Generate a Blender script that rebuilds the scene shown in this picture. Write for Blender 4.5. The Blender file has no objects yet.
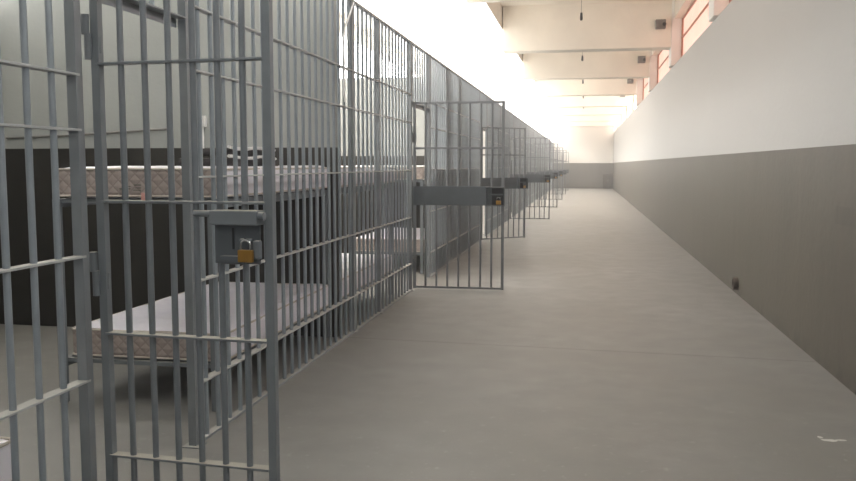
import bpy, bmesh, math, random
from mathutils import Vector, Matrix, noise
random.seed(4)
S = bpy.context.scene
COL = S.collection

# ---------------------------------------------------------------- camera, world, exposure
FPX, CAM_H = 835.0, 1.4
pitch = math.atan((240.5 - 165) / FPX)
yaw = math.atan((585 - 428) / FPX * math.cos(pitch))
cam = bpy.data.objects.new('camera', bpy.data.cameras.new('camera'))
COL.objects.link(cam)
cam.data.sensor_width = 36
cam.data.lens = FPX / 856 * 36
cam.data.clip_start = 0.02
cam.data.clip_end = 200
cam.location = (0, 0, CAM_H)
cam.rotation_euler = (math.pi / 2 - pitch, 0, yaw)
S.camera = cam

w = bpy.data.worlds.new('daylight'); S.world = w
w.use_nodes = True
w.node_tree.nodes['Background'].inputs[0].default_value = (0.9, 0.95, 1, 1)
w.node_tree.nodes['Background'].inputs[1].default_value = 1.0
S.view_settings.view_transform = 'Standard'
S.view_settings.look = 'None'
S.view_settings.gamma = 1
S.view_settings.use_curve_mapping = False
S.view_settings.exposure = 1.05

NEAR_SCREEN_FILL, NEAR_SIDE_FILL = .7, 2.8  # unseen added light for the near bars and first cell
NEAR_CELL_FILL, LEFT_GLASS, FAR_GLASS, RIGHT_GLASS, REAR_FILL, SCREEN_GLOW = 1.1, 7.0, 15.0, .56, .4, 1.6     # pane glow; near, rear and screen values are added light

HAZE = .008  # density of the volume that imitates lens veil

# ---------------------------------------------------------------- materials
def newmat(name):
    m = bpy.data.materials.new(name); m.use_nodes = True
    return m, m.node_tree.nodes, m.node_tree.links, m.node_tree.nodes['Principled BSDF']

def N(nodes, kind, **kw):
    n = nodes.new(kind)
    for k, v in kw.items(): setattr(n, k, v)
    return n

def rgb(c): return (c[0], c[1], c[2], 1)

def mixc(n, l, fac, a, b):
    m = N(n, 'ShaderNodeMix', data_type='RGBA')
    if hasattr(fac, 'is_linked'): l.new(fac, m.inputs[0])
    else: m.inputs[0].default_value = fac
    for i, v in ((6, a), (7, b)):
        if hasattr(v, 'is_linked'): l.new(v, m.inputs[i])
        else: m.inputs[i].default_value = rgb(v)
    return m.outputs[2]

def noise_fac(n, l, scale, lo, hi, detail=4, coord='Object', stretch=None, rough=.55):
    tc = N(n, 'ShaderNodeTexCoord')
    src = tc.outputs[coord]
    if stretch:
        mp = N(n, 'ShaderNodeMapping'); mp.inputs['Scale'].default_value = stretch
        l.new(src, mp.inputs[0]); src = mp.outputs[0]
    t = N(n, 'ShaderNodeTexNoise'); t.inputs['Scale'].default_value = scale
    t.inputs['Detail'].default_value = detail; t.inputs['Roughness'].default_value = rough
    l.new(src, t.inputs['Vector'])
    r = N(n, 'ShaderNodeMapRange'); r.inputs[1].default_value = lo; r.inputs[2].default_value = hi
    l.new(t.outputs[0], r.inputs[0])
    return r.outputs[0]

def bump(n, l, b, fac, strength, dist=.01):
    bp = N(n, 'ShaderNodeBump'); bp.inputs['Strength'].default_value = strength
    bp.inputs['Distance'].default_value = dist
    l.new(fac, bp.inputs['Height']); l.new(bp.outputs[0], b.inputs['Normal'])

def simple(name, c, rough=.5, metal=0, var=.15, scale=8, bmp=0):
    m, n, l, b = newmat(name)
    f = noise_fac(n, l, scale, .35, .65)
    l.new(mixc(n, l, f, [x * (1 - var) for x in c], [min(1, x * (1 + var)) for x in c]), b.inputs['Base Color'])
    b.inputs['Roughness'].default_value = rough; b.inputs['Metallic'].default_value = metal
    if bmp: bump(n, l, b, f, bmp)
    return m

def steel_paint(name, c, dust, rough=.34):
    """grey gloss paint; dust settled on every face that points up"""
    m, n, l, b = newmat(name)
    f = noise_fac(n, l, 9, .35, .7)
    base = mixc(n, l, f, c, [x * 1.18 for x in c])
    g = N(n, 'ShaderNodeNewGeometry'); s = N(n, 'ShaderNodeSeparateXYZ')
    l.new(g.outputs['Normal'], s.inputs[0])
    r = N(n, 'ShaderNodeMapRange'); r.inputs[1].default_value = .6; r.inputs[2].default_value = .95
    l.new(s.outputs[2], r.inputs[0])
    l.new(mixc(n, l, r.outputs[0], base, dust), b.inputs['Base Color'])
    rr = N(n, 'ShaderNodeMapRange'); rr.inputs[3].default_value = rough; rr.inputs[4].default_value = .8
    l.new(r.outputs[0], rr.inputs[0]); l.new(rr.outputs[0], b.inputs['Roughness'])
    return m

def wall_paint(name, upper, lower, z=1.5, patch=False):
    m, n, l, b = newmat(name)
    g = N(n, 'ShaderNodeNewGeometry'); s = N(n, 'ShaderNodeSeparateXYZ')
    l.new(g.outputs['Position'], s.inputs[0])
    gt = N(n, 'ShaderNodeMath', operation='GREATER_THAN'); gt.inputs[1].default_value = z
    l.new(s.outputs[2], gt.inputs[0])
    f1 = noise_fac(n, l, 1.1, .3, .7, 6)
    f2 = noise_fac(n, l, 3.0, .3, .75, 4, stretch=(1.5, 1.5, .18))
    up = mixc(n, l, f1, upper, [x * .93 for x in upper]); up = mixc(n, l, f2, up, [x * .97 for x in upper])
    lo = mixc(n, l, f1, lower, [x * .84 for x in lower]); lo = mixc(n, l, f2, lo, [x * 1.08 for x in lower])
    # scuffed skirting: grime within a hand's breadth of the floor
    gr = N(n, 'ShaderNodeMapRange'); gr.inputs[1].default_value = .12; gr.inputs[2].default_value = .0
    l.new(s.outputs[2], gr.inputs[0])
    f3 = noise_fac(n, l, 7, .4, .65, 5)
    mm = N(n, 'ShaderNodeMath', operation='MULTIPLY'); l.new(gr.outputs[0], mm.inputs[0]); l.new(f3, mm.inputs[1])
    lo = mixc(n, l, mm.outputs[0], lo, [x * .62 for x in lower])
    if patch:   # repainted rectangle on the dado
        prod = None
        for ax, a, c in ((1, 4.9, 6.0), (2, 1.01, 1.13)):
            for op, v in (('GREATER_THAN', a), ('LESS_THAN', c)):
                q = N(n, 'ShaderNodeMath', operation=op); q.inputs[1].default_value = v
                l.new(s.outputs[ax], q.inputs[0])
                if prod is None: prod = q.outputs[0]
                else:
                    k = N(n, 'ShaderNodeMath', operation='MULTIPLY'); l.new(prod, k.inputs[0]); l.new(q.outputs[0], k.inputs[1]); prod = k.outputs[0]
        lo = mixc(n, l, prod, lo, [x * .82 for x in lower])
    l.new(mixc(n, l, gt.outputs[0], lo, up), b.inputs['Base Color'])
    b.inputs['Roughness'].default_value = .55
    bump(n, l, b, noise_fac(n, l, 14, .3, .7, 6), .12, .01)
    return m

def glow(name, c, s, streak=None, base=(.3, .3, .3)):
    m, n, l, b = newmat(name)
    b.inputs['Base Color'].default_value = rgb(base); b.inputs['Roughness'].default_value = .4
    b.inputs['Emission Color'].default_value = rgb(c); b.inputs['Emission Strength'].default_value = s
    if streak:
        f = noise_fac(n, l, 3, .3, .7, 3, stretch=(1, 1, 1.0))
        l.new(mixc(n, l, f, c, streak), b.inputs['Emission Color'])
    return m

def floor_mat():
    m, n, l, b = newmat('polished_concrete')
    f1 = noise_fac(n, l, .7, .3, .7, 8); f2 = noise_fac(n, l, 4, .35, .7, 6); f3 = noise_fac(n, l, 22, .62, .75, 3)
    a = mixc(n, l, f1, (.215, .205, .186), (.268, .262, .25)); q = mixc(n, l, f2, a, (.235, .23, .215))
    mu = N(n, 'ShaderNodeMath', operation='MULTIPLY'); mu.inputs[1].default_value = .35; l.new(f3, mu.inputs[0])
    q = mixc(n, l, mu.outputs[0], q, (.42, .41, .39))
    # saw-cut joint across the corridor, repeated every four metres or so
    g = N(n, 'ShaderNodeNewGeometry'); s = N(n, 'ShaderNodeSeparateXYZ'); l.new(g.outputs['Position'], s.inputs[0])
    ml = N(n, 'ShaderNodeMath', operation='MULTIPLY_ADD'); ml.inputs[1].default_value = .058; l.new(s.outputs[0], ml.inputs[0]); l.new(s.outputs[1], ml.inputs[2])
    sb = N(n, 'ShaderNodeMath', operation='SUBTRACT'); sb.inputs[1].default_value = 6.37; l.new(ml.outputs[0], sb.inputs[0])
    ab = N(n, 'ShaderNodeMath', operation='ABSOLUTE'); l.new(sb.outputs[0], ab.inputs[0])
    r = N(n, 'ShaderNodeMapRange'); r.inputs[1].default_value = .012; r.inputs[2].default_value = .004; r.inputs[4].default_value = .8
    l.new(ab.outputs[0], r.inputs[0])
    q = mixc(n, l, r.outputs[0], q, (.12, .11, .10))
    l.new(q, b.inputs['Base Color'])
    rr = N(n, 'ShaderNodeMapRange'); rr.inputs[3].default_value = .46; rr.inputs[4].default_value = .56
    l.new(f2, rr.inputs[0]); l.new(rr.outputs[0], b.inputs['Roughness'])
    bump(n, l, b, f2, .02, .01)
    return m

def quilt(name, c, dark):
    m, n, l, b = newmat(name)
    tc = N(n, 'ShaderNodeTexCoord'); sp = N(n, 'ShaderNodeSeparateXYZ'); l.new(tc.outputs['Object'], sp.inputs[0])
    # diamond stitching from two crossed sines
    def wave(sign):
        k = N(n, 'ShaderNodeMath', operation='MULTIPLY_ADD'); k.inputs[1].default_value = sign
        l.new(sp.outputs[2], k.inputs[0])
        ad = N(n, 'ShaderNodeMath', operation='ADD'); l.new(sp.outputs[0], ad.inputs[0]); l.new(sp.outputs[1], ad.inputs[1])
        l.new(ad.outputs[0], k.inputs[2])
        f = N(n, 'ShaderNodeMath', operation='MULTIPLY'); f.inputs[1].default_value = 45; l.new(k.outputs[0], f.inputs[0])
        sn = N(n, 'ShaderNodeMath', operation='SINE'); l.new(f.outputs[0], sn.inputs[0])
        a = N(n, 'ShaderNodeMath', operation='ABSOLUTE'); l.new(sn.outputs[0], a.inputs[0]); return a.outputs[0]
    mn = N(n, 'ShaderNodeMath', operation='MINIMUM'); l.new(wave(1), mn.inputs[0]); l.new(wave(-1), mn.inputs[1])
    r = N(n, 'ShaderNodeMapRange'); r.inputs[1].default_value = .0; r.inputs[2].default_value = .25
    l.new(mn.outputs[0], r.inputs[0])
    l.new(mixc(n, l, r.outputs[0], dark, c), b.inputs['Base Color'])
    b.inputs['Roughness'].default_value = .7
    bump(n, l, b, mn.outputs[0], .5, .01)
    return m

def plastic_wrap(name, c):
    m, n, l, b = newmat(name)
    f = noise_fac(n, l, 5, .25, .75, 3, stretch=(1, 1, .35), rough=.4)
    l.new(mixc(n, l, f, c, [min(1, x * 1.12) for x in c]), b.inputs['Base Color'])
    b.inputs['Roughness'].default_value = .28
    bump(n, l, b, f, .6, .03)
    return m

M = {}
M['bar'] = steel_paint('grey_steel_paint', (.25, .28, .305), (.44, .43, .405))
M['cross'] = steel_paint('worn_grey_steel_paint', (.42, .43, .43), (.44, .43, .405), .45)  # lighter colour carries the window light on the crossbar edges
M['post'] = steel_paint('grey_steel_paint_post', (.20, .216, .23), (.42, .41, .39))
M['door'] = steel_paint('grey_steel_paint_door', (.165, .18, .195), (.40, .38, .33))
M['door_dark'] = steel_paint('dark_grey_steel_paint', (.17, .18, .19), (.42, .41, .38))
M['lock'] = steel_paint('lock_plate_paint', (.085, .096, .105), (.25, .25, .24), .4)
M['recess'] = simple('dark_lock_recess', (.012, .012, .013), .6)
M['wall_right'] = wall_paint('two_tone_wall_paint', (.455, .45, .435), (.09, .077, .058), z=1.53, patch=True)
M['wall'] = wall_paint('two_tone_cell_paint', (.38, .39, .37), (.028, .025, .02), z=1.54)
M['wall_end'] = wall_paint('two_tone_end_paint', (.78, .75, .70), (.16, .145, .12), z=1.52)
M['cream'] = simple('cream_ceiling_paint', (.88, .83, .73), .7, var=.05, scale=1.2)
M['white'] = simple('white_column_paint', (.84, .82, .78), .65, var=.04, scale=2)
M['floor'] = floor_mat()
M['pane_left'] = glow('milky_daylight_pane', (1, .985, .96), LEFT_GLASS)
M['pane_rear'] = glow('rear_daylight_pane', (.93, .97, 1), REAR_FILL)  # added fill light from behind the camera
M['pane_screen'] = glow('milky_screen_pane', (1, .98, .95), SCREEN_GLOW, streak=(.80, .74, .66), base=(.6, .58, .54))  # added glow for the blown-out white above the bars
M['pane_screen_far'] = glow('sunlit_screen_pane', (1, .975, .94), SCREEN_GLOW * 1.7, streak=(1, .93, .86), base=(.6, .58, .54))  # same added screen, brightened to light the far corridor
M['pane_screen_near'] = glow('shaded_screen_pane', (.96, .98, 1), NEAR_SCREEN_FILL, base=(.6, .58, .54))  # unseen screen added to light the near bars and first cell
M['pane_right_clear'] = glow('clear_side_pane', (.96, .98, 1), NEAR_SIDE_FILL)  # unseen near panes turned white and bright to light the bars
M['pane_right_far'] = glow('sunlit_salmon_pane', (1.0, .80, .68), RIGHT_GLASS * 5)  # far panes made paler and stronger to brighten the corridor end
M['pane_near'] = glow('dusty_daylight_pane', (.97, 1, .99), NEAR_CELL_FILL)  # unseen window added to light the first cell from above
M['pane_far'] = glow('clear_daylight_pane', (1, .97, .92), FAR_GLASS)  # outer panes strengthened by bay to brighten the far end
M['pane_right'] = glow('salmon_frosted_pane', (1.0, .56, .44), RIGHT_GLASS, streak=(1.0, .64, .52), base=(.3, .14, .1))
M['frame'] = simple('window_frame_brown', (.45, .22, .15), .5)
M['mat_wrap'] = plastic_wrap('lilac_plastic_wrap', (.88, .85, .93))
M['mat_side'] = quilt('quilted_beige_border', (.42, .35, .32), (.30, .245, .225))
M['piping'] = simple('cream_piping', (.62, .56, .50), .6)
M['bunk'] = steel_paint('bunk_steel_paint', (.17, .185, .20), (.35, .35, .34), .45)
M['brass'] = simple('brass', (.40, .22, .045), .4, .75, var=.1, scale=30)
M['chrome'] = simple('chrome_shackle', (.75, .75, .76), .18, 1.0, var=.05)
M['black'] = simple('black_rubber', (.02, .02, .02), .5)
M['box_grey'] = simple('grey_plastic_housing', (.20, .19, .175), .5)
M['lens'] = simple('dark_lens', (.03, .03, .035), .1)
M['conduit'] = simple('white_pvc', (.80, .79, .76), .45)
M['pipe'] = simple('rusty_drain_pipe', (.09, .07, .055), .7, var=.4, scale=30)
M['cabinet'] = simple('dark_brown_cabinet', (.10, .08, .06), .6)
M['splash'] = simple('white_paint_spot', (.72, .71, .68), .6)
M['cord'] = simple('white_cord', (.86, .86, .86), .5)
M['pink'] = simple('pink_tag', (.75, .38, .34), .6)
M['print'] = simple('faded_dark_print', (.14, .14, .12), .7)
M['cloth_dark'] = simple('dark_blanket', (.05, .045, .045), .9, bmp=.3)
M['cloth_white'] = simple('white_towel_edge', (.78, .77, .76), .8)

# ---------------------------------------------------------------- helpers
def new_bm(): return bmesh.new()

def box(bm, x0, x1, y0, y1, z0, z1, bev=0, mi=0):
    r = bmesh.ops.create_cube(bm, size=1)
    vs = r['verts']
    bmesh.ops.scale(bm, vec=(x1 - x0, y1 - y0, z1 - z0), verts=vs)
    bmesh.ops.translate(bm, vec=((x0 + x1) / 2, (y0 + y1) / 2, (z0 + z1) / 2), verts=vs)
    fs = {f for v in vs for f in v.link_faces}
    for f in fs: f.material_index = mi
    if bev:
        es = list({e for v in vs for e in v.link_edges})
        bmesh.ops.bevel(bm, geom=es, offset=bev, segments=2, affect='EDGES', profile=.6)

def cyl(bm, p, q, r, seg=12, r2=None, caps=True):
    p, q = Vector(p), Vector(q); d = q - p
    M4 = Matrix.Translation((p + q) / 2) @ d.to_track_quat('Z', 'Y').to_matrix().to_4x4()
    bmesh.ops.create_cone(bm, cap_ends=caps, segments=seg, radius1=r, radius2=r if r2 is None else r2, depth=d.length, matrix=M4)

def tube(bm, pts, r, seg=8):
    pts = [Vector(p) for p in pts]; rings = []
    prev = None
    for i, p in enumerate(pts):
        t = (pts[min(i + 1, len(pts) - 1)] - pts[max(i - 1, 0)]).normalized()
        a = t.orthogonal().normalized() if prev is None else (prev - t * prev.dot(t)).normalized()
        prev = a; b = t.cross(a)
        rings.append([bm.verts.new(p + r * (math.cos(u) * a + math.sin(u) * b)) for u in [2 * math.pi * k / seg for k in range(seg)]])
    for A, B in zip(rings, rings[1:]):
        for k in range(seg): bm.faces.new((A[k], A[(k + 1) % seg], B[(k + 1) % seg], B[k]))
    bm.faces.new(rings[0][::-1]); bm.faces.new(rings[-1])

def mesh(bm, name, mats, smooth=False):
    me = bpy.data.meshes.new(name)
    bmesh.ops.recalc_face_normals(bm, faces=bm.faces)
    bm.to_mesh(me); bm.free()
    for m in (mats if isinstance(mats, (list, tuple)) else [mats]): me.materials.append(m)
    if smooth:
        for p in me.polygons: p.use_smooth = True
        if hasattr(me, 'set_sharp_from_angle'): me.set_sharp_from_angle(angle=math.radians(40))
    return me

def put(name, me, parent=None, loc=(0, 0, 0), rot=(0, 0, 0)):
    o = bpy.data.objects.new(name, me); COL.objects.link(o)
    o.location = loc; o.rotation_euler = rot
    if parent: o.parent = parent
    return o

def obj(name, bm, mats, parent=None, loc=(0, 0, 0), smooth=False):
    return put(name, mesh(bm, name, mats, smooth), parent, loc)

def thing(name, label, cat, loc=(0, 0, 0), rotz=0, group=None):
    o = bpy.data.objects.new(name, None); COL.objects.link(o)
    o.empty_display_size = .1; o.location = loc; o.rotation_euler = (0, 0, rotz)
    return tag(o, label, cat, group)

def tag(o, label, cat, group=None):
    o['label'] = label; o['category'] = cat
    if group: o['group'] = group
    return o

def struct(name, bm, mats, smooth=False):
    o = obj(name, bm, mats, smooth=smooth); o['kind'] = 'structure'; return o

def wbox(name, mat, *a, parent=None):
    bm = new_bm(); box(bm, *a)
    if parent: return obj(name, bm, mat, parent)
    return struct(name, bm, mat)

# ---------------------------------------------------------------- setting
Y0, Y1 = -2.0, 51.3            # corridor behind the camera to the end wall
XF = -1.9                       # line of the cell fronts
XR = 1.65                       # right wall face
XB = -5.2                       # outer wall of the cells
wbox('floor', M['floor'], XB - .2, XR + .4, Y0 - .2, Y1 + .3, -.15, 0)
wbox('ceiling', M['cream'], XB - .2, XR + .4, Y0 - .2, Y1 + .3, 4.55, 4.7)
wbox('wall_right', M['wall_right'], XR, XR + .3, Y0 - .2, Y1 + .2, 0, 3.31)
wbox('wall_back', M['wall_end'], XB - .2, XR + .3, Y1, Y1 + .2, 0, 4.55)
wbox('wall_front', M['wall_end'], XB - .2, XR + .3, Y0 - .2, Y0, 0, 4.55)
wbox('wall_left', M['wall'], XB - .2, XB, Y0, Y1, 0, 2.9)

PITCH = 5.48
beams = [.51 + PITCH * k for k in range(0, 10)]
n_trim = 1
for k, y in enumerate(beams):
    # cross beam with a chamfered soffit edge
    bm = new_bm(); box(bm, -1.66, 1.6, y, y + .42, 3.66, 4.56, .015)
    struct(f'trim_{n_trim}', bm, M['cream']); n_trim += 1
    # right pier between the windows
    bm = new_bm(); box(bm, 1.59, XR + .3, y - .03, y + .45, 3.31, 4.56, .012)
    struct(f'trim_{n_trim}', bm, M['white']); n_trim += 1
    if y > 8:
        # left column behind the bars
        bm = new_bm(); box(bm, -2.2, -1.97, y + .02, y + .40, 0, 4.1, .008)
        struct(f'trim_{n_trim}', bm, M['white']); n_trim += 1
# edge beams that carry the ceiling along both sides
wbox(f'trim_{n_trim}', M['cream'], -2.2, -1.68, Y0, Y1, 4.08, 4.55); n_trim += 1
wbox(f'trim_{n_trim}', M['cream'], XR - .01, XR + .3, Y0, Y1, 4.2, 4.55); n_trim += 1
wbox(f'trim_{n_trim}', M['white'], XB - .2, XB + .02, Y0, Y1, 4.2, 4.55); n_trim += 1

# windows, one per bay
n_win = 1
edges = [Y0] + beams + [Y1]
for a, b in zip(edges, edges[1:]):
    ya, yb = a + (.45 if a > Y0 else 0), b + (-.03 if b < Y1 else 0)
    if yb - ya < 1: continue
    if ya > -5:
        bm = new_bm(); box(bm, XR + .16, XR + .18, ya, yb, 3.31, 4.2)
        wn = struct(f'window_{n_win}', bm, M['pane_right_clear'] if a < 5 else M['pane_right'] if a < 26 else M['pane_right_far']); n_win += 1
        bm = new_bm()
        for z in (3.33, 3.83, 4.18): box(bm, XR + .13, XR + .19, ya, yb, z - .009, z + .009)
        nn = 1
        for i in range(nn + 1):
            y = ya + .02 + (yb - ya - .04) * i / nn
            box(bm, XR + .125, XR + .185, y - .012, y + .012, 3.31, 4.2)
        obj('window_frame', bm, M['frame'], wn)
    else:
        wbox(f'wall_right.{n_win:03d}', M['wall_right'], XR, XR + .3, ya, yb, 3.31, 4.2)
    if a > 0:
        bm = new_bm(); box(bm, XB - .12, XB - .1, a, b, 2.9, 4.2)
        wn = struct(f'window_{n_win}', bm, M['pane_near'] if a < 5 else M['pane_far'] if a > 21 else M['pane_left']); n_win += 1
        bm = new_bm()
        for i in range(5):
            y = a + .03 + (b - a - .06) * i / 4
            box(bm, XB - .13, XB - .07, y - .03, y + .03, 2.9, 4.2)
        obj('window_frame', bm, M['white'], wn)
    else:
        wbox(f'wall_left.{n_win + 50:03d}', M['wall'], XB - .2, XB, a, b, 2.9, 4.2)

# added slanted glowing panes; blown-out white above the bars put into their glow
for a, b in zip(edges, edges[1:]):
    bm = new_bm()
    a0, b0 = a + .004, b - .004
    vs = [bm.verts.new(p) for p in ((-1.925, a0, 2.75), (-1.905, a0, 2.75), (-1.665, a0, 4.085), (-1.685, a0, 4.085),
                                    (-1.925, b0, 2.75), (-1.905, b0, 2.75), (-1.665, b0, 4.085), (-1.685, b0, 4.085))]
    for f in ((0, 1, 2, 3), (7, 6, 5, 4), (0, 4, 5, 1), (1, 5, 6, 2), (2, 6, 7, 3), (3, 7, 4, 0)):
        bm.faces.new([vs[i] for i in f])
    struct(f'window_{n_win}', bm, M['pane_screen_near'] if a < 5 else M['pane_screen'] if a < 21 else M['pane_screen_far']); n_win += 1

# added unseen fill window behind the camera, frontal light for bars and doors
bm = new_bm(); box(bm, -3.6, 1.3, Y0, Y0 + .02, 1.5, 4.0)
wn = struct(f'window_{n_win}', bm, M['pane_rear']); n_win += 1
bm = new_bm()
for i in range(6): box(bm, -3.62 + .98 * i, -3.58 + .98 * i, Y0, Y0 + .05, 1.5, 4.0)
obj('window_frame', bm, M['white'], wn)

# partitions between the cells
CELL = 6.15
hinges = [3.0 + CELL * k for k in range(8)]
parts = [6.46 + CELL * k for k in range(-1, 8)]
for y in parts:
    if y < Y0 or y > Y1 - 1: continue
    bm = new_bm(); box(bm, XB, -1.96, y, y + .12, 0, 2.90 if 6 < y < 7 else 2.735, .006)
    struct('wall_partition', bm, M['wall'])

# ---------------------------------------------------------------- bars and doors
def rod_mesh(name, z0, z1, r, mat, seg=12):
    bm = new_bm(); cyl(bm, (0, 0, z0), (0, 0, z1), r, seg); return mesh(bm, name, mat, True)

def flat_mesh(name, L, mat, wd=.046, th=.009, axis='y'):
    bm = new_bm()
    if axis == 'y': box(bm, -wd / 2, wd / 2, 0, L, -th / 2, th / 2, .0015)
    else: box(bm, 0, L, -wd / 2, wd / 2, -th / 2, th / 2, .0015)
    return mesh(bm, name, mat)

FH = 2.745
bar_me = rod_mesh('bar', 0.0, FH - .01, .0125, M['bar'])
short_me = rod_mesh('bar', 2.10, FH - .01, .0125, M['bar'], 8)
bm = new_bm(); box(bm, -.021, .021, -.021, .021, 0, FH, .003); post_me = mesh(bm, 'post', M['post'])
bm = new_bm(); box(bm, -.045, .045, -.045, .045, 0, .006, .001); foot_me = mesh(bm, 'foot_plate', M['post'])

def front(y0, y1, label, levels, header=None, mids=()):
    """fixed barred panel from y0 to y1; header = end of the over-door grille that belongs to it"""
    t = thing('cell_front_grille', label, 'bars', (XF, y0, 0), 0, 'barred fronts of the cell row')
    posts = [0, y1 - y0] + [m - y0 for m in mids]
    for p in posts:
        po = put('post', post_me, t, (0, p, 0))
        put('foot_plate', foot_me, po, (0, 0, 0))
    L = y1 - y0
    nb = round(L / .144)
    for i in range(1, nb):
        y = L * i / nb
        if min(abs(y - p) for p in posts) < .045: continue
        put('bar', bar_me, t, (0, y, 0))
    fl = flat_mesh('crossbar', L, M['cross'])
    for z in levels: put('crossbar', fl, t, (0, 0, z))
    bm = new_bm(); box(bm, -.02, .02, 0, L, FH - .02, FH, .002); obj('top_rail', bm, M['bar'], t)
    bm = new_bm(); box(bm, -.02, .02, 0, L, .0, .014, .002); obj('bottom_rail', bm, M['bar'], t)
    if header:
        H = header - y1
        bm = new_bm(); box(bm, -.03, .03, L + .028, L + H - .028, 2.09, 2.098, .002)
        box(bm, -.03, -.022, L + .028, L + H - .028, 2.05, 2.098, .002)
        obj('door_lintel', bm, M['post'], t)
        bm = new_bm(); box(bm, -.02, .02, L + .028, L + H - .028, FH - .02, FH, .002); obj('top_rail', bm, M['bar'], t)
        nb = round(H / .144)
        for i in range(1, nb): put('bar', short_me, t, (0, L + H * i / nb, 0))
    # hinge lugs left on the door post
    return t

levels = (.305, .822, 1.34, 1.862, 2.17)
near_levels = (.565, 1.05, 1.532, 1.739)
GAP = [.79] + [1.03] * 7
front(.35, 2.895, 'grey barred cell front at the left picture edge, before the nearest open door', near_levels, header=3.79)
ordl = ['between the nearest open door and the next open door', 'between the second and third open doors',
        'between the third and fourth open doors', 'between the fourth and fifth open doors', 'between the fifth and sixth open doors',
        'between the sixth and seventh open doors', 'between the seventh and last open doors', 'after the last open door by the end wall']
for k in range(8):
    ys = hinges[k] + GAP[k]
    ye = hinges[k + 1] - .08 if k < 7 else Y1 - .05
    mids = [parts[k + 1] + .2] if k < 7 else []
    if k == 0: mids = [6.70, 7.62]
    front(ys, ye, 'long grey barred cell front ' + ordl[k], levels, header=(hinges[k + 1] + GAP[k + 1]) if k < 7 else None, mids=mids)

def knuckle_hinge(parent, z):
    bm = new_bm()
    cyl(bm, (-.034, -.022, z), (-.034, -.022, z + .078), .015, 12)
    cyl(bm, (-.022, -.026, z - .095), (-.022, -.026, z + .004), .014, 12)
    box(bm, -.06, -.03, -.03, -.022, z + .008, z + .07)
    box(bm, -.02, .02, -.006, .006, z - .07, z - .005)
    return obj('hinge', bm, M['door'], parent, smooth=True)

# nearest door: seven gaps, four crossbars, a small boxed lock
def near_door():
    W = .715
    ang = math.atan2(-.045, .71)
    t = thing('barred_cell_door', 'nearest open grey barred cell door, with small lock box and large brass padlock', 'door', (XF + .033, 3.0, 0), ang, 'open barred cell doors')
    st = new_bm(); box(st, -.0165, .0165, -.0165, .0165, .02, 2.08, .003); sm = mesh(st, 'stile', M['door'])
    put('stile', sm, t, (W, 0, 0))
    st = new_bm(); box(st, -.0185, .0165, -.0165, .0165, .02, 2.08, .003); put('stile', mesh(st, 'stile', M['door']), t)
    rm = rod_mesh('bar', .02, 2.07, .0125, M['door'])
    for i in range(1, 7): put('bar', rm, t, (W * i / 7, 0, 0))
    fm = flat_mesh('crossbar', W - .02, M['door'], axis='x')
    for z in (.03, .235, .733, 1.258, 1.79, 2.075): put('crossbar', fm, t, (.006, 0, z))
    for z in (.98, 1.9): knuckle_hinge(t, z)
    # lock: back plate, hood, sliding bolt, knob, staple
    x1 = W - .03
    bm = new_bm(); box(bm, x1 - .185, x1, -.028, -.020, 1.03, 1.20, .002)
    bp = obj('lock_plate', bm, M['lock'], t)
    bm = new_bm(); box(bm, x1 - .185, x1 + .008, -.07, .012, 1.178, 1.232, .005)
    obj('lock_hood', bm, M['door'], bp)
    bm = new_bm(); cyl(bm, (x1 - .265, -.035, 1.218), (x1 - .17, -.035, 1.218), .0125)
    cyl(bm, (x1 + .004, -.05, 1.212), (x1 + .03, -.05, 1.212), .016)
    obj('sliding_bolt', bm, M['door'], bp, smooth=True)
    bm = new_bm(); box(bm, x1 - .112, x1 - .104, -.031, -.027, 1.085, 1.165); obj('keyhole_slot', bm, M['recess'], bp)
    bm = new_bm(); box(bm, x1 - .155, x1 - .065, -.055, -.026, 1.03, 1.062, .008); obj('bolt_cover', bm, M['lock'], bp, smooth=True)
    bm = new_bm(); tube(bm, [(x1 - .066, -.026, 1.12), (x1 - .066, -.05, 1.122), (x1 - .05, -.062, 1.122), (x1 - .034, -.05, 1.122), (x1 - .034, -.026, 1.12)], .006)
    obj('staple', bm, M['door'], bp, smooth=True)
    bm = new_bm(); box(bm, x1 - .02, x1 + .006, -.05, -.02, 1.05, 1.12, .006); obj('bolt_cover', bm, M['door'], bp)
    return t, ang, x1

def padlock(loc, ang, s, label):
    t = thing('padlock', label, 'padlock', loc, ang, 'brass padlocks on the cell doors')
    bm = new_bm(); box(bm, -.029 * s, .029 * s, -.009 * s, .009 * s, -.046 * s, 0, .003 * s)
    b = obj('body', bm, M['brass'], t)
    bm = new_bm(); cyl(bm, (0, 0, -.0475 * s), (0, 0, -.044 * s), .007 * s, 10); obj('key_barrel', bm, M['chrome'], b)
    bm = new_bm()
    pts = [(-.019 * s, 0, -.006 * s), (-.019 * s, 0, .018 * s)]
    for k in range(1, 8): a = math.pi - math.pi * k / 8; pts.append((.019 * s * math.cos(a), 0, .018 * s + .019 * s * math.sin(a)))
    pts += [(.019 * s, 0, .018 * s), (.019 * s, 0, -.006 * s)]
    tube(bm, pts, .0045 * s); obj('shackle', bm, M['chrome'], t, smooth=True)
    return t

dn, ang, x1 = near_door()
lx = x1 - .04
padlock((XF + .033 + lx * math.cos(ang) + .066 * math.sin(ang), 3.0 + lx * math.sin(ang) - .066 * math.cos(ang), 1.0875), ang, 1.0,
        'large brass padlock hanging from the lock box of the nearest door')

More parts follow.
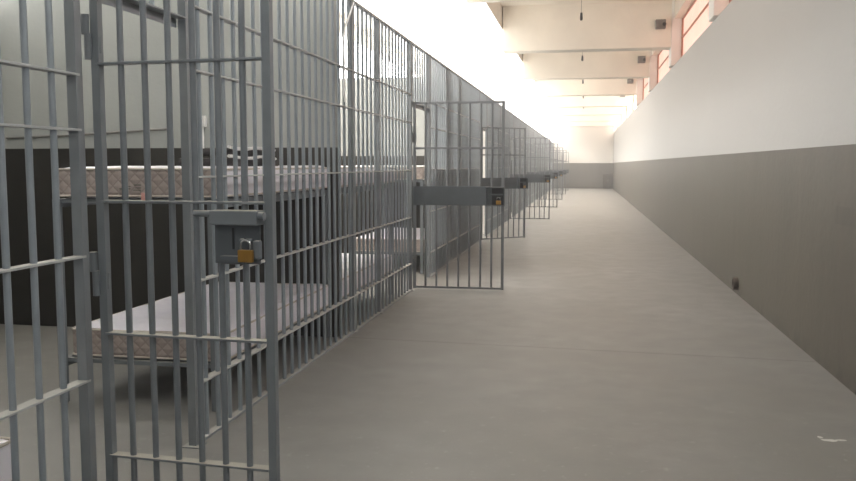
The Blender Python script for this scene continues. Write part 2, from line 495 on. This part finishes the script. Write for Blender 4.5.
# far doors: eight gaps, one crossbar above, a full-width plate ending in a hooded lock box
def far_door_meshes():
    W = .985; d = {}
    st = new_bm(); box(st, -.016, .016, -.016, .016, .02, 2.095, .002); d['stile'] = mesh(st, 'stile', M['door_dark'])
    d['bar'] = rod_mesh('bar', .03, 2.085, .0125, M['door_dark'], 8)
    fm = new_bm(); box(fm, .015, W - .015, -.014, .014, -.012, .012, .002); d['rail'] = mesh(fm, 'rail', M['door_dark'])
    bm = new_bm(); box(bm, -.01, .865, -.026, -.018, .955, 1.165, .002); d['plate'] = mesh(bm, 'lock_plate', M['lock'])
    # open-fronted lock box: back, top, sides, floor
    bm = new_bm()
    box(bm, .80, 1.01, -.10, -.016, 1.150, 1.162, .002); box(bm, .80, 1.01, -.085, -.016, .953, .962, .002)
    box(bm, 1.0, 1.01, -.09, -.016, .955, 1.16, .002); box(bm, .80, .808, -.09, -.016, .955, 1.16, .002)
    d['box'] = mesh(bm, 'lock_box', M['lock'])
    bm = new_bm(); box(bm, .81, 1.0, -.022, -.017, .962, 1.15); d['recess'] = mesh(bm, 'recess', M['recess'])
    bm = new_bm(); cyl(bm, (.83, -.04, 1.075), (.985, -.04, 1.075), .010, 10)
    tube(bm, [(.925, -.022, 1.045), (.925, -.056, 1.045), (.945, -.062, 1.045), (.96, -.056, 1.045), (.96, -.022, 1.045)], .005)
    d['bolt'] = mesh(bm, 'sliding_bolt', M['lock'], True)
    return W, d
W, D = far_door_meshes()
dlabels = ['open dark barred cell door with full-width lock plate, second door from the camera',
           'third open barred cell door from the camera, just behind the free edge of the second',
           'fourth open barred cell door from the camera along the row',
           'fifth open barred cell door from the camera along the row',
           'sixth open barred cell door from the camera, small in the distance',
           'seventh open barred cell door from the camera, small in the distance',
           'last open barred cell door, nearest the end wall']
places = ['second', 'third', 'fourth', 'fifth', 'sixth', 'seventh', 'last']
angs = [.02, .72, .03, -.02, .10, .04, .02]
for k in range(7):
    t = thing('barred_cell_door', dlabels[k], 'door', (XF + .035, hinges[k + 1], 0), angs[k], 'open barred cell doors')
    for x in (0, W): put('stile', D['stile'], t, (x, 0, 0))
    for i in range(1, 8): put('bar', D['bar'], t, (W * i / 8, 0, 0))
    for z in (.035, 1.585, 2.082): put('rail', D['rail'], t, (0, 0, z))
    pl = put('lock_plate', D['plate'], t)
    lb = put('lock_box', D['box'], t); put('recess', D['recess'], lb); put('sliding_bolt', D['bolt'], lb)
    for z in (.35, 1.75): knuckle_hinge(t, z)
    if k < 5:
        a = angs[k]; lx, ly = .942, -.059
        padlock((XF + .035 + lx * math.cos(a) - ly * math.sin(a), hinges[k + 1] + lx * math.sin(a) + ly * math.cos(a), 1.013), a, .95,
                f'small brass padlock in the lock box of the {places[k]} open door')

# ---------------------------------------------------------------- bunks and mattresses
def rounded_slab(L, Wd, T, r=.04, wav=0.0, seed=0):
    """mattress body: dense box with rounded edges and soft undulation; material 0 = top/long sides, 1 = end border"""
    bm = new_bm()
    bmesh.ops.create_cube(bm, size=1)
    bmesh.ops.subdivide_edges(bm, edges=bm.edges[:], cuts=23, use_grid_fill=True)
    for v in bm.verts:
        p = Vector((v.co.x * Wd, v.co.y * L, v.co.z * T))
        h = Vector((Wd / 2 - r, L / 2 - r, T / 2 - r))
        c = Vector([max(-h[i], min(h[i], p[i])) for i in range(3)])
        d = p - c
        if d.length > 1e-6 and sum(abs(x) > 1e-5 for x in d) > 1: d = d.normalized() * min(d.length, r)
        v.co = c + d
        if wav and abs(p.z) < T / 2 * 1.01:
            nz = noise.noise(Vector((p.x * 3 + seed, p.y * 9, p.z * 2)))
            if p.x > Wd / 2 - .05: v.co.x += wav * nz
            if p.z > 0: v.co.z += wav * .5 * noise.noise(Vector((p.x * 4, p.y * 4, seed)))
    for f in bm.faces:
        f.normal_update()
        f.material_index = 1 if (abs(f.normal.y) > .6) else 0
    return bm

def mattress(x0, x1, y0, y1, z0, z1, label, seed, group='plastic-wrapped mattresses on the bunks', marks=False):
    t = thing('mattress', label, 'mattress', ((x0 + x1) / 2, (y0 + y1) / 2, z0), 0, group)
    Wd, L, T = x1 - x0, y1 - y0, z1 - z0
    bm = rounded_slab(L, Wd, T, .035, .022, seed)
    bmesh.ops.translate(bm, vec=(0, 0, T / 2), verts=bm.verts)
    obj('body', bm, [M['mat_wrap'], M['mat_side']], t, smooth=True)
    for z in (.014, T - .014):
        bm = new_bm(); c = .03; pts = []
        for cx, cy, a0 in ((Wd / 2 - c, L / 2 - c, 0), (-Wd / 2 + c, L / 2 - c, 90), (-Wd / 2 + c, -L / 2 + c, 180), (Wd / 2 - c, -L / 2 + c, 270)):
            for s in range(5):
                a = math.radians(a0 + 22.5 * s); pts.append((cx + c * math.cos(a), cy + c * math.sin(a), z))
        pts.append(pts[0]); tube(bm, pts, .006, 6)
        obj('piping', bm, M['piping'], t, smooth=True)
    if marks:
        bm = new_bm()
        for (u, v, a, b) in ((.0, .052, .07, .006), (.02, .066, .05, .005), (.09, .074, .045, .006), (.10, .058, .035, .005), (.085, .046, .05, .004)):
            box(bm, u - .10, u - .10 + a, -L / 2 - .003, -L / 2 + .002, v, v + b, .001)
        obj('printed_mark', bm, M['print'], t)
        bm = new_bm(); box(bm, .035, .062, -L / 2 - .006, -L / 2 + .002, -.012, .034, .003)
        obj('tag', bm, M['pink'], t)
    return t

def bunk(x0, x1, y0, y1, label, z_low, z_up, upper=True):
    t = thing('bunk_bed', label, 'bunk bed', ((x0 + x1) / 2, (y0 + y1) / 2, 0), 0, 'steel bunk beds behind the bars')
    w2, l2 = (x1 - x0) / 2, (y1 - y0) / 2
    top = z_up - .007 if upper else z_low
    pm = new_bm(); box(pm, -.02, .02, -.02, .02, 0, top, .003); pm = mesh(pm, 'leg', M['bunk'])
    for sx in (-1, 1):
        for sy in (-1, 1): put('leg', pm, t, (sx * (w2 - .02), sy * (l2 - .02), 0))
    for z in ([z_low, z_up] if upper else [z_low]):
        bm = new_bm()
        for sx in (-1, 1): box(bm, sx * (w2 - .02) - .018, sx * (w2 - .02) + .018, -l2 + .04, l2 - .04, z - .055, z - .006, .003)
        for sy in (-1, 1): box(bm, -w2 + .04, w2 - .04, sy * (l2 - .05) - .018, sy * (l2 - .05) + .018, z - .03, z - .006, .003)
        obj('bed_frame', bm, M['bunk'], t)
        bm = new_bm()
        for i in range(9):
            y = -l2 + .12 + (2 * l2 - .24) * i / 8
            box(bm, -w2 + .03, w2 - .03, y - .03, y + .03, z - .012, z - .001, .001)
        obj('slats', bm, M['bunk'], t)
    return t

ZL, ZU = .27, 1.21
def bunk_set(y0, y1, where, seed, x0=-3.03, x1=-2.03, upper=True, marks=False):
    bunk(x0, x1, y0, y1, 'grey steel bunk bed ' + where, ZL, ZU, upper)
    mattress(x0 + .055, x1 + .025, y0 + .045, y1 - .045, ZL, ZL + .18, 'lilac wrapped mattress on the lower bunk ' + where, seed)
    if upper: mattress(x0 + .02, x1 + .03, y0 + .01, y1 - .005, ZU, ZU + .18, 'wrapped beige-ended mattress on the upper bunk ' + where, seed + 7, marks=marks)
bunk_set(4.35, 6.455, 'behind the nearest open door', 1, marks=True)
bunk_set(6.66, 8.75, 'just past the first cell partition', 2)
bunk_set(10.5, 12.55, 'seen through the doorway of the second open door', 3)
bunk_set(12.8, 14.85, 'just past the second cell partition', 4)
bunk_set(.6, 2.60, 'at the lower left picture corner', 5, x0=-2.95, x1=-1.985, upper=False)

# loose bedding on the nearest upper bunk: dark blanket with white towels folded in
def blanket():
    t = thing('folded_blanket', 'dark folded blanket with white towel edges on the nearest upper bunk', 'blanket', (-2.25, 5.2, ZU + .182))
    bm = new_bm(); box(bm, -.16, .14, -.52, .42, 0, .05, .018); obj('blanket_fold', bm, M['cloth_dark'], t, smooth=True)
    bm = new_bm(); box(bm, -.15, .12, -.48, .32, .066, .108, .018); obj('blanket_fold', bm, M['cloth_dark'], t, smooth=True)
    for z, n in ((.056, 1), (.112, 2)):
        bm = new_bm()
        pts = [(.15 + .012 * math.sin(i * 1.7 + n), -.50 + .09 * i, z + .006 * math.sin(i * 1.1 + n)) for i in range(10)]
        tube(bm, pts, .010, 6); obj('towel_edge', bm, M['cloth_white'], t, smooth=True)
    bm = new_bm(); tube(bm, [(.15, -.62, .012), (.14, -.56, .05), (.13, -.53, .10), (.10, -.5, .15)], .009, 6); obj('strap', bm, M['cloth_white'], t, smooth=True)
    return t
blanket()

# ---------------------------------------------------------------- small things
# switch with conduit on the first partition
t = thing('light_switch', 'white switch box with a conduit dropping below it on the first cell partition', 'switch', (-3.09, 6.46, 1.62))
bm = new_bm(); box(bm, -.035, .035, -.045, 0, .09, .18, .005); sb = obj('switch_box', bm, M['conduit'], t)
bm = new_bm(); box(bm, -.03, -.008, -.052, -.043, .11, .15, .002); obj('switch_rocker', bm, M['black'], sb)
bm = new_bm(); cyl(bm, (0, -.014, -.12), (0, -.014, .092), .012); obj('conduit', bm, M['conduit'], t, smooth=True)
bm = new_bm(); tube(bm, [(-4.9, 6.446, 1.63), (-4.2, 6.446, 1.655), (-3.36, 6.446, 1.70)], .009)
tag(obj('conduit_pipe', bm, M['box_grey'], smooth=True), 'thin grey conduit running level along the first cell partition', 'pipe')
# cord tied to the bars
bm = new_bm(); tube(bm, [(-1.88, 6.735, 2.72), (-1.875, 6.62, 2.62), (-1.88, 6.48, 2.48), (-1.878, 6.42, 2.36), (-1.88, 6.455, 2.22), (-1.88, 6.435, 2.0), (-1.88, 6.46, 1.9)], .008)
tag(obj('tied_rope', bm, M['cord'], smooth=True), 'white rope tied to the top of the bars by the first partition', 'rope')

# emergency lamps on the beams near the right windows
wh = ['on the nearest visible beam', 'on the second visible beam', 'on the third visible beam', 'on the fourth visible beam', 'on the fifth visible beam', 'on the sixth visible beam']
for k, y in enumerate(beams[3:9]):
    t = thing('emergency_lamp', 'small grey box lamp ' + wh[k] + ' beside the right windows', 'lamp', (1.385, y, 4.09), 0, 'box lamps on the ceiling beams')
    bm = new_bm(); box(bm, -.10, .09, -.14, 0, -.085, .085, .01); b = obj('housing', bm, M['box_grey'], t)
    bm = new_bm(); cyl(bm, (.06, -.155, -.01), (.06, -.135, -.01), .035, 14); obj('lens', bm, M['lens'], b, smooth=True)
    bm = new_bm(); box(bm, -.09, -.0, -.147, -.139, -.06, .06, .003); obj('front_grille', bm, M['box_grey'], b)
# bare lamp holders hanging mid-bay
for k in range(5):
    y = beams[2] + 2.75 + PITCH * k
    t = thing('hanging_lamp_holder', 'bare bulb holder on a short cord in ' + ['the nearest visible', 'the second', 'the third', 'the fourth', 'the fifth'][k] + ' ceiling bay', 'lamp', (-.1, y, 4.55), 0, 'bare bulb holders under the ceiling')
    bm = new_bm(); cyl(bm, (0, 0, -.02), (0, 0, 0), .045, 14); obj('ceiling_rose', bm, M['conduit'], t, smooth=True)
    bm = new_bm(); cyl(bm, (0, 0, -.66), (0, 0, -.02), .004, 6); obj('cord', bm, M['box_grey'], t, smooth=True)
    bm = new_bm(); cyl(bm, (0, 0, -.76), (0, 0, -.66), .026, 14, r2=.018); cyl(bm, (0, 0, -.78), (0, 0, -.76), .022, 14); obj('socket', bm, M['black'], t, smooth=True)

# drain stub low on the right wall
t = thing('drain_pipe_stub', 'short round rusty pipe stub low on the right wall', 'pipe', (XR, 9.45, .118))
bm = new_bm()
R0, R1 = .068, .05
ring = []
for xx, rr in ((0.0, R0), (-.05, R0), (-.05, R1), (-.012, R1)):
    ring.append([bm.verts.new((xx, rr * math.cos(2 * math.pi * i / 20), rr * math.sin(2 * math.pi * i / 20))) for i in range(20)])
for A, B in zip(ring, ring[1:]):
    for i in range(20): bm.faces.new((A[i], A[(i + 1) % 20], B[(i + 1) % 20], B[i]))
obj('pipe_ring', bm, M['pipe'], t, smooth=True)
bm = new_bm(); cyl(bm, (-.016, 0, 0), (-.004, 0, 0), R1, 20); obj('pipe_hole', bm, M['recess'], t)

# cabinet in the far corner
t = thing('low_cabinet', 'dark low cabinet in the far right corner against the end wall', 'cabinet', (1.34, 50.9, 0))
bm = new_bm(); box(bm, -.28, .28, -.28, .28, .06, .86, .01); box(bm, -.25, .25, -.25, .25, 0, .07); obj('body', bm, M['cabinet'], t)
bm = new_bm(); box(bm, -.30, .30, -.30, .30, .86, .89, .006); obj('top', bm, M['cabinet'], t)
for sx in (-1, 1):
    bm = new_bm(); box(bm, sx * .135 - .125, sx * .135 + .125, -.30, -.28, .1, .83, .004); d = obj('door', bm, M['cabinet'], t)
    bm = new_bm(); cyl(bm, (sx * .03, -.325, .42), (sx * .03, -.325, .54), .008, 8); obj('handle', bm, M['box_grey'], d)

# dried paint splash on the floor
bm = new_bm()
for cx, cy, rx, ry, s in ((0, 0, .045, .018, 1), (.06, .012, .03, .012, 2), (-.035, .04, .012, .02, 3), (.25, -.02, .02, .008, 4)):
    ctr = bm.verts.new((cx, cy, .0025)); rg = []
    for i in range(14):
        a = 2 * math.pi * i / 14; q = 1 + .45 * noise.noise(Vector((math.cos(a) * 1.5, math.sin(a) * 1.5, s * 3.1)))
        rg.append(bm.verts.new((cx + rx * q * math.cos(a), cy + ry * q * math.sin(a), .0008)))
    for i in range(14): bm.faces.new((ctr, rg[i], rg[(i + 1) % 14]))
tag(obj('paint_splash', bm, M['splash'], loc=(1.25, 4.46, 0)), 'small white dried paint splash on the floor near the lower right corner', 'paint splash')

# ---------------------------------------------------------------- added haze standing in for lens glare
hz = bpy.data.materials.new('dusty_air'); hz.use_nodes = True
hn = hz.node_tree.nodes; hn.clear()
ho = hn.new('ShaderNodeOutputMaterial'); hv = hn.new('ShaderNodeVolumeScatter')
hv.inputs['Color'].default_value = (.98, .985, 1, 1); hv.inputs['Density'].default_value = HAZE; hv.inputs['Anisotropy'].default_value = .2
hz.node_tree.links.new(hv.outputs[0], ho.inputs['Volume'])
bm = new_bm(); box(bm, -1.87, XR - .005, Y0 + .06, Y1 - .01, .02, 4.5)
hb = obj('haze', bm, hz); hb['kind'] = 'stuff'; hb['label'] = 'thin bright haze filling the long hall'; hb['category'] = 'haze'
